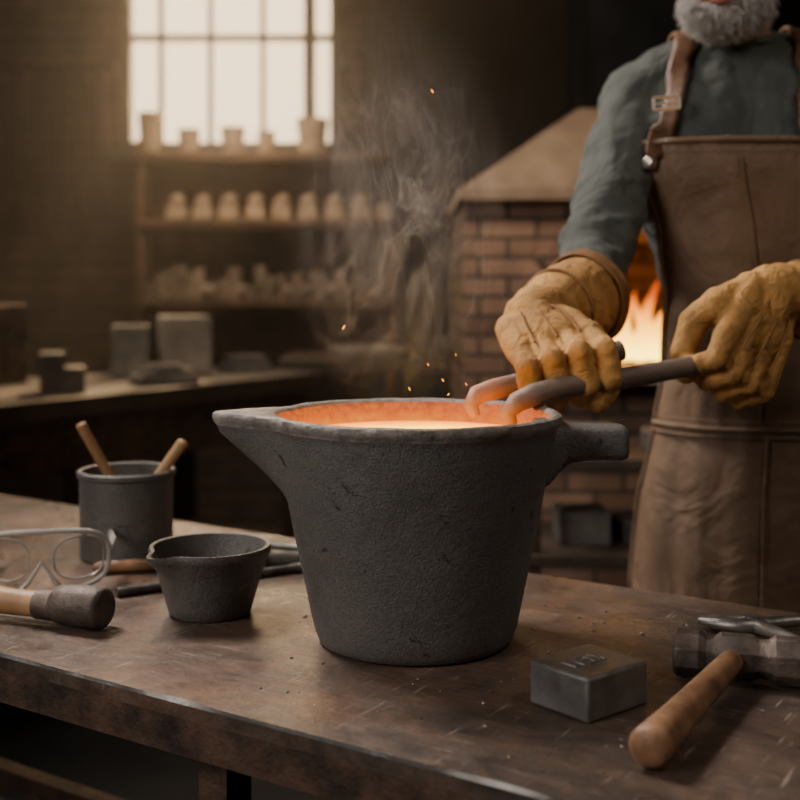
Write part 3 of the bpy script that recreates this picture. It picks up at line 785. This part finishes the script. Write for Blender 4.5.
rows=[[lerp(bb,tt,q/6) for q in range(7)] for tt,bb in zip(top,bot)]
b.loft(rows,0,caps=False,closed=False)
for sg in (-1,1):
    p=gog(sg,.040); b.tube([p,p+V(sg*.004,.03,.002),p+V(sg*.0,.085,0),p+V(-sg*.012,.115,-.030)],[.004,.0035,.003,.003],8,1)
    p2=gog(sg*.98,.034); b.loft([[p2+V(0,0,-.016),p2+V(0,0,.018)],[p2+V(sg*.003,.03,-.012),p2+V(sg*.003,.03,.012)]],0,caps=False,closed=False)
b.build('safety_goggles',[M_clear,M_gogframe],loc=(-.432,1.445,TZ-.0012),rotz=math.radians(12),weld=False)
def onbench(px,py,z=0): return V(px,py,TZ+z)
b=B(); b.tube([onbench(-.34,1.440,.006),onbench(-.15,1.555,.006)],.0058,10); b.tube([onbench(-.15,1.555,.006),onbench(-.135,1.565,.006),onbench(-.12,1.564,.006),onbench(-.112,1.55,.006)],[.0055,.007,.007,.003],10)
b.build('stirring_rod',M_steel)
def pliers(name,loc,rz,L=.17,op=.10,m=M_steel,jaw=.05):
    b=B()
    for sg in (-1,1):
        b.tube([(-jaw,sg*.0015,.009),(-jaw*.6,sg*.008,.009),(-.012,sg*.011,.010),(0,sg*.004,.010),(.014,-sg*.010,.010),(L*.35,-sg*(.018+op*.12),.010),(L*.7,-sg*(.022+op*.15),.010),(L,-sg*(.016+op*.16),.010)],
               [.0045,.0085,.0095,.0105,.009,.0062,.0066,.0055],12,0,.85)
    b.tube([(0,0,.0012),(0,0,.020)],[.0085,.0075],18)
    return b.build(name,m,loc=loc,rotz=rz)
pliers('pliers',(.378,1.290,TZ),math.radians(-24),.18,.30,M_steell,.055)
pliers('pliers',(-.24,1.685,TZ),math.radians(-30),.17,.08,M_steel,.06)
b=B(); b.box((0,0,.012),(.05,.032,.024),0); b.tube([(.02,0,.014),(.06,0,.014),(.14,0,.013)],[.011,.010,.008],12,0); b.box((-.035,0,.010),(.03,.02,.02),0)
b.build('cold_chisel',M_steel,bevel=.003,loc=(-.20,1.575,TZ),rotz=math.radians(8))
b=B(); b.tube([(-.12,0,.009),(-.11,0,.009),(.0,0,.009)],[.004,.008,.0085],12,0); b.box((.06,0,.008),(.12,.018,.006),1)
b.build('flat_file',[M_woodx,M_steel],bevel=.0015,loc=(-.28,1.58,TZ),rotz=math.radians(12))
b=B(); b.box((0,0,.0195),(.080,.070,.039))
ing=b.build('steel_ingot',M_steelblk,bevel=.003,loc=(.169,1.075,TZ),rotz=math.radians(39.6))
b=B()
def seg(a,c,h=.0012): b.tube([(a[0],a[1],.0390),(c[0],c[1],.0390)],.0014,6)
gl=[[((0,0),(0,1)),((0,0),(.6,1)),((.6,0),(.6,1))],[((0,0),(.6,0)),((0,.5),(.6,.5)),((.6,0),(.6,1)),((0,1),(.6,1))],[((0,0),(.35,.6)),((.35,.6),(0,1)),((.35,.6),(.7,1)),((.35,.6),(.35,0))]]
for gi,g in enumerate(gl):
    for a,c in g:
        f=lambda q:(-.024+gi*.016+q[0]*.017,-.008+q[1]*.018)
        seg(f(a),f(c))
o=b.build('stamp_mark',M_steell); o.parent=ing
ham=empty('forging_hammer',(.318,1.135,TZ))
b=B()
HR=math.radians(-17)
def oct(r,ry,x,zc=.0235):
    return [(x,ry*math.cos(a),zc+r*math.sin(a)) for a in [2*PI*(k+.5)/8 for k in range(8)]]
rings=[oct(.0185,.0185,-.058),oct(.0225,.0225,-.055),oct(.0232,.0232,-.034),oct(.0175,.0175,-.027),oct(.0175,.0175,-.020),oct(.0225,.021,-.013),oct(.0225,.021,.013),oct(.0180,.0175,.021),oct(.0190,.0185,.030),oct(.0232,.022,.036),oct(.0232,.022,.060),oct(.019,.018,.063)]
b.loft(rings); hh=b.build('hammer_head',M_hstl,parent=ham,bevel=.0012,rotz=HR,angle=30)
b=B(); p0=V(.012,.02,.0245); p1=V(-.128,-.215,.019)
pts=[];rd=[]
for t,r in ((0,.0095),(.08,.0110),(.2,.0115),(.4,.0125),(.6,.0135),(.8,.0150),(.93,.0168),(.985,.0168),(1,.0130)):
    pts.append(lerp(p0,p1,t)); rd.append(r)
b.tube(pts,rd,20,0,1.0); b.build('hammer_handle',M_woodx,parent=ham,angle=60)
b=B(); random.seed(21)
for i in range(150):
    x=random.uniform(-.15,.45); yy=random.uniform(.95,1.45)
    if (x-.015)**2+(yy-1.275)**2<.014 : continue
    if (x*.553+yy*.833)>1.36 or (x*.553+yy*.833)<.83: continue
    if (x-.318)**2+(yy-1.135)**2<.006 or x>.36: continue
    if (x+.217)**2+(yy-1.372)**2<.004: continue
    r=random.uniform(.0006,.0018); b.ell((x,yy,TZ+r*.6),(r*1.5,r,r*.7),0,(0,0,random.random()*3),6,4)
b.tube([(.348,1.02,TZ+.002),(.356,1.012,TZ+.003),(.372,1.006,TZ+.002)],.0018,6)
b.build('metal_filings',M_steell)
b=B(); random.seed(4)
for p in [(.03,1.28,1.09),(.045,1.26,1.075),(.06,1.29,1.10),(-.06,1.28,1.13),(.035,1.3,1.385),(.01,1.27,1.065),(.07,1.27,1.07),(.05,1.24,1.062)]:
    r=random.uniform(.0005,.0010); d=V(random.uniform(-1,1),0,1).normalized()*r*2.5
    b.tube([V(*p)-d,V(*p),V(*p)+d],[r*.4,r,r*.4],6)
b.build('sparks',M_spark)

# ---------------------------------------------------------------- smoke & air
def volbox(name,c,d,setup):
    b=B(); b.box((0,0,0),d); m=bpy.data.materials.new(name+'_volume'); m.use_nodes=True; nt=m.node_tree
    nt.nodes.remove(nt.nodes['Principled BSDF']); setup(nt,nt.nodes['Material Output']); return b.build(name,m,loc=c,flat=True)
def haze(nt,out):
    v=N(nt,'ShaderNodeVolumeScatter'); v.inputs['Color'].default_value=(1,.93,.86,1); v.inputs['Density'].default_value=.032; v.inputs['Anisotropy'].default_value=.6
    nt.links.new(v.outputs[0],out.inputs['Volume'])
volbox('dusty_air',(0,4.55,1.8),(4.96,2.8,3.56),haze)
def smoke(nt,out):
    tc=N(nt,'ShaderNodeTexCoord'); mp=N(nt,'ShaderNodeMapping'); mp.inputs['Scale'].default_value=(1,1,.42); nt.links.new(tc.outputs['Object'],mp.inputs['Vector'])
    f=noise_tex(nt,mp.outputs['Vector'],11,3,.5,2.4)
    a=N(nt,'ShaderNodeMath',operation='SUBTRACT'); a.inputs[1].default_value=.5; nt.links.new(f,a.inputs[0])
    ab=N(nt,'ShaderNodeMath',operation='ABSOLUTE'); nt.links.new(a.outputs[0],ab.inputs[0])
    mr=N(nt,'ShaderNodeMapRange'); mr.inputs['From Min'].default_value=0; mr.inputs['From Max'].default_value=.028; mr.inputs['To Min'].default_value=1; mr.inputs['To Max'].default_value=.04
    nt.links.new(ab.outputs[0],mr.inputs[0])
    sp=N(nt,'ShaderNodeSeparateXYZ'); nt.links.new(tc.outputs['Object'],sp.inputs[0])
    cb=N(nt,'ShaderNodeCombineXYZ'); 
    for i,k in enumerate((7.5,11,4.2)):
        x=N(nt,'ShaderNodeMath',operation='MULTIPLY'); x.inputs[1].default_value=k; nt.links.new(sp.outputs[i],x.inputs[0]); nt.links.new(x.outputs[0],cb.inputs[i])
    ln=N(nt,'ShaderNodeVectorMath',operation='LENGTH'); nt.links.new(cb.outputs[0],ln.inputs[0])
    m2=N(nt,'ShaderNodeMapRange'); m2.inputs['From Min'].default_value=.1; m2.inputs['From Max'].default_value=1; m2.inputs['To Min'].default_value=1; m2.inputs['To Max'].default_value=0
    nt.links.new(ln.outputs['Value'],m2.inputs[0])
    mu=N(nt,'ShaderNodeMath',operation='MULTIPLY'); nt.links.new(mr.outputs[0],mu.inputs[0]); nt.links.new(m2.outputs[0],mu.inputs[1])
    m3=N(nt,'ShaderNodeMath',operation='MULTIPLY'); m3.inputs[1].default_value=9; nt.links.new(mu.outputs[0],m3.inputs[0])
    v=N(nt,'ShaderNodeVolumeScatter'); v.inputs['Color'].default_value=(.95,.93,.92,1); nt.links.new(m3.outputs[0],v.inputs['Density'])
    nt.links.new(v.outputs[0],out.inputs['Volume'])
volbox('smoke_wisp',(-.005,1.33,1.26),(.27,.18,.47),smoke)

# ---------------------------------------------------------------- lights
def area(name,loc,target,size,power,col,sy=None,spread=None):
    l=bpy.data.lights.new(name,'AREA'); l.energy=power; l.color=col; l.size=size
    if sy: l.shape='RECTANGLE'; l.size_y=sy
    if spread: l.spread=spread
    o=bpy.data.objects.new(name,l); scene.collection.objects.link(o); o.location=loc
    o.rotation_euler=(Vector(target)-Vector(loc)).to_track_quat('-Z','Y').to_euler(); return o
area('window_daylight',(-.85,6.35,2.6),(-.85,0,2.3),1.5,85,(1,.68,.38),1.7)
area('assumed_key',(-1.3,2.5,3.1),(.1,1.3,.8),.8,23,(1,.88,.78),spread=1.4)  # unseen key light assumed from the back left
area('assumed_side_fill',(-1.9,-.2,2.1),(.2,1.5,1.0),1.0,6.5,(1,.91,.82),spread=1.25)  # assumed soft fill from the front left onto man and crucible, nothing modelled there
area('added_bench_fill',(1.5,.3,2.9),(.4,1.3,.8),.9,2.6,(1,.86,.72),spread=1.4)  # weak area light added above the bench on the right, not a real lamp
area('forge_fill',(-.35,1.9,2.7),(.45,3.3,1.3),.5,5.5,(1,.80,.60),spread=1.3)  # added fill light, lifts the dark brick front of the forge; no fixture there
area('shelf_fill',(-.75,4.9,2.4),(-.65,5.8,1.35),.5,6,(1,.70,.46),spread=1.8)  # unseen warm area light added to brighten the shelves and their stock
area('rear_bench_fill',(-1.5,3.4,2.6),(-.9,4.1,.9),.4,3.5,(1,.86,.70),spread=1.2)  # extra light put in to brighten the steel blocks on the rear bench
sun=bpy.data.lights.new('low_sun','SUN'); sun.energy=6; sun.color=(1,.66,.34); sun.angle=.03
so_=bpy.data.objects.new('low_sun',sun); scene.collection.objects.link(so_); so_.rotation_euler=Vector((-.12,-.80,-.58)).to_track_quat('-Z','Y').to_euler(); so_.location=(0,8,4)
def point(name,loc,p,col,r=.05):
    l=bpy.data.lights.new(name,'POINT'); l.energy=p; l.color=col; l.shadow_soft_size=r
    o=bpy.data.objects.new(name,l); scene.collection.objects.link(o); o.location=loc
point('forge_glow',(.70,3.48,1.12),.7,(1,.36,.06),.05)
w=bpy.data.worlds.new('daylight'); scene.world=w; w.use_nodes=True
w.node_tree.nodes['Background'].inputs[0].default_value=(1,.74,.44,1); w.node_tree.nodes['Background'].inputs[1].default_value=3

# ---------------------------------------------------------------- camera
cam=bpy.data.cameras.new('camera'); co=bpy.data.objects.new('camera',cam); scene.collection.objects.link(co)
co.location=(0,0,1.175); co.rotation_euler=(PI/2,0,0)
cam.lens=54; cam.sensor_width=36; cam.shift_y=-.14375; cam.clip_start=.02
cam.dof.use_dof=True; cam.dof.focus_distance=1.2; cam.dof.aperture_fstop=4.0
scene.camera=co
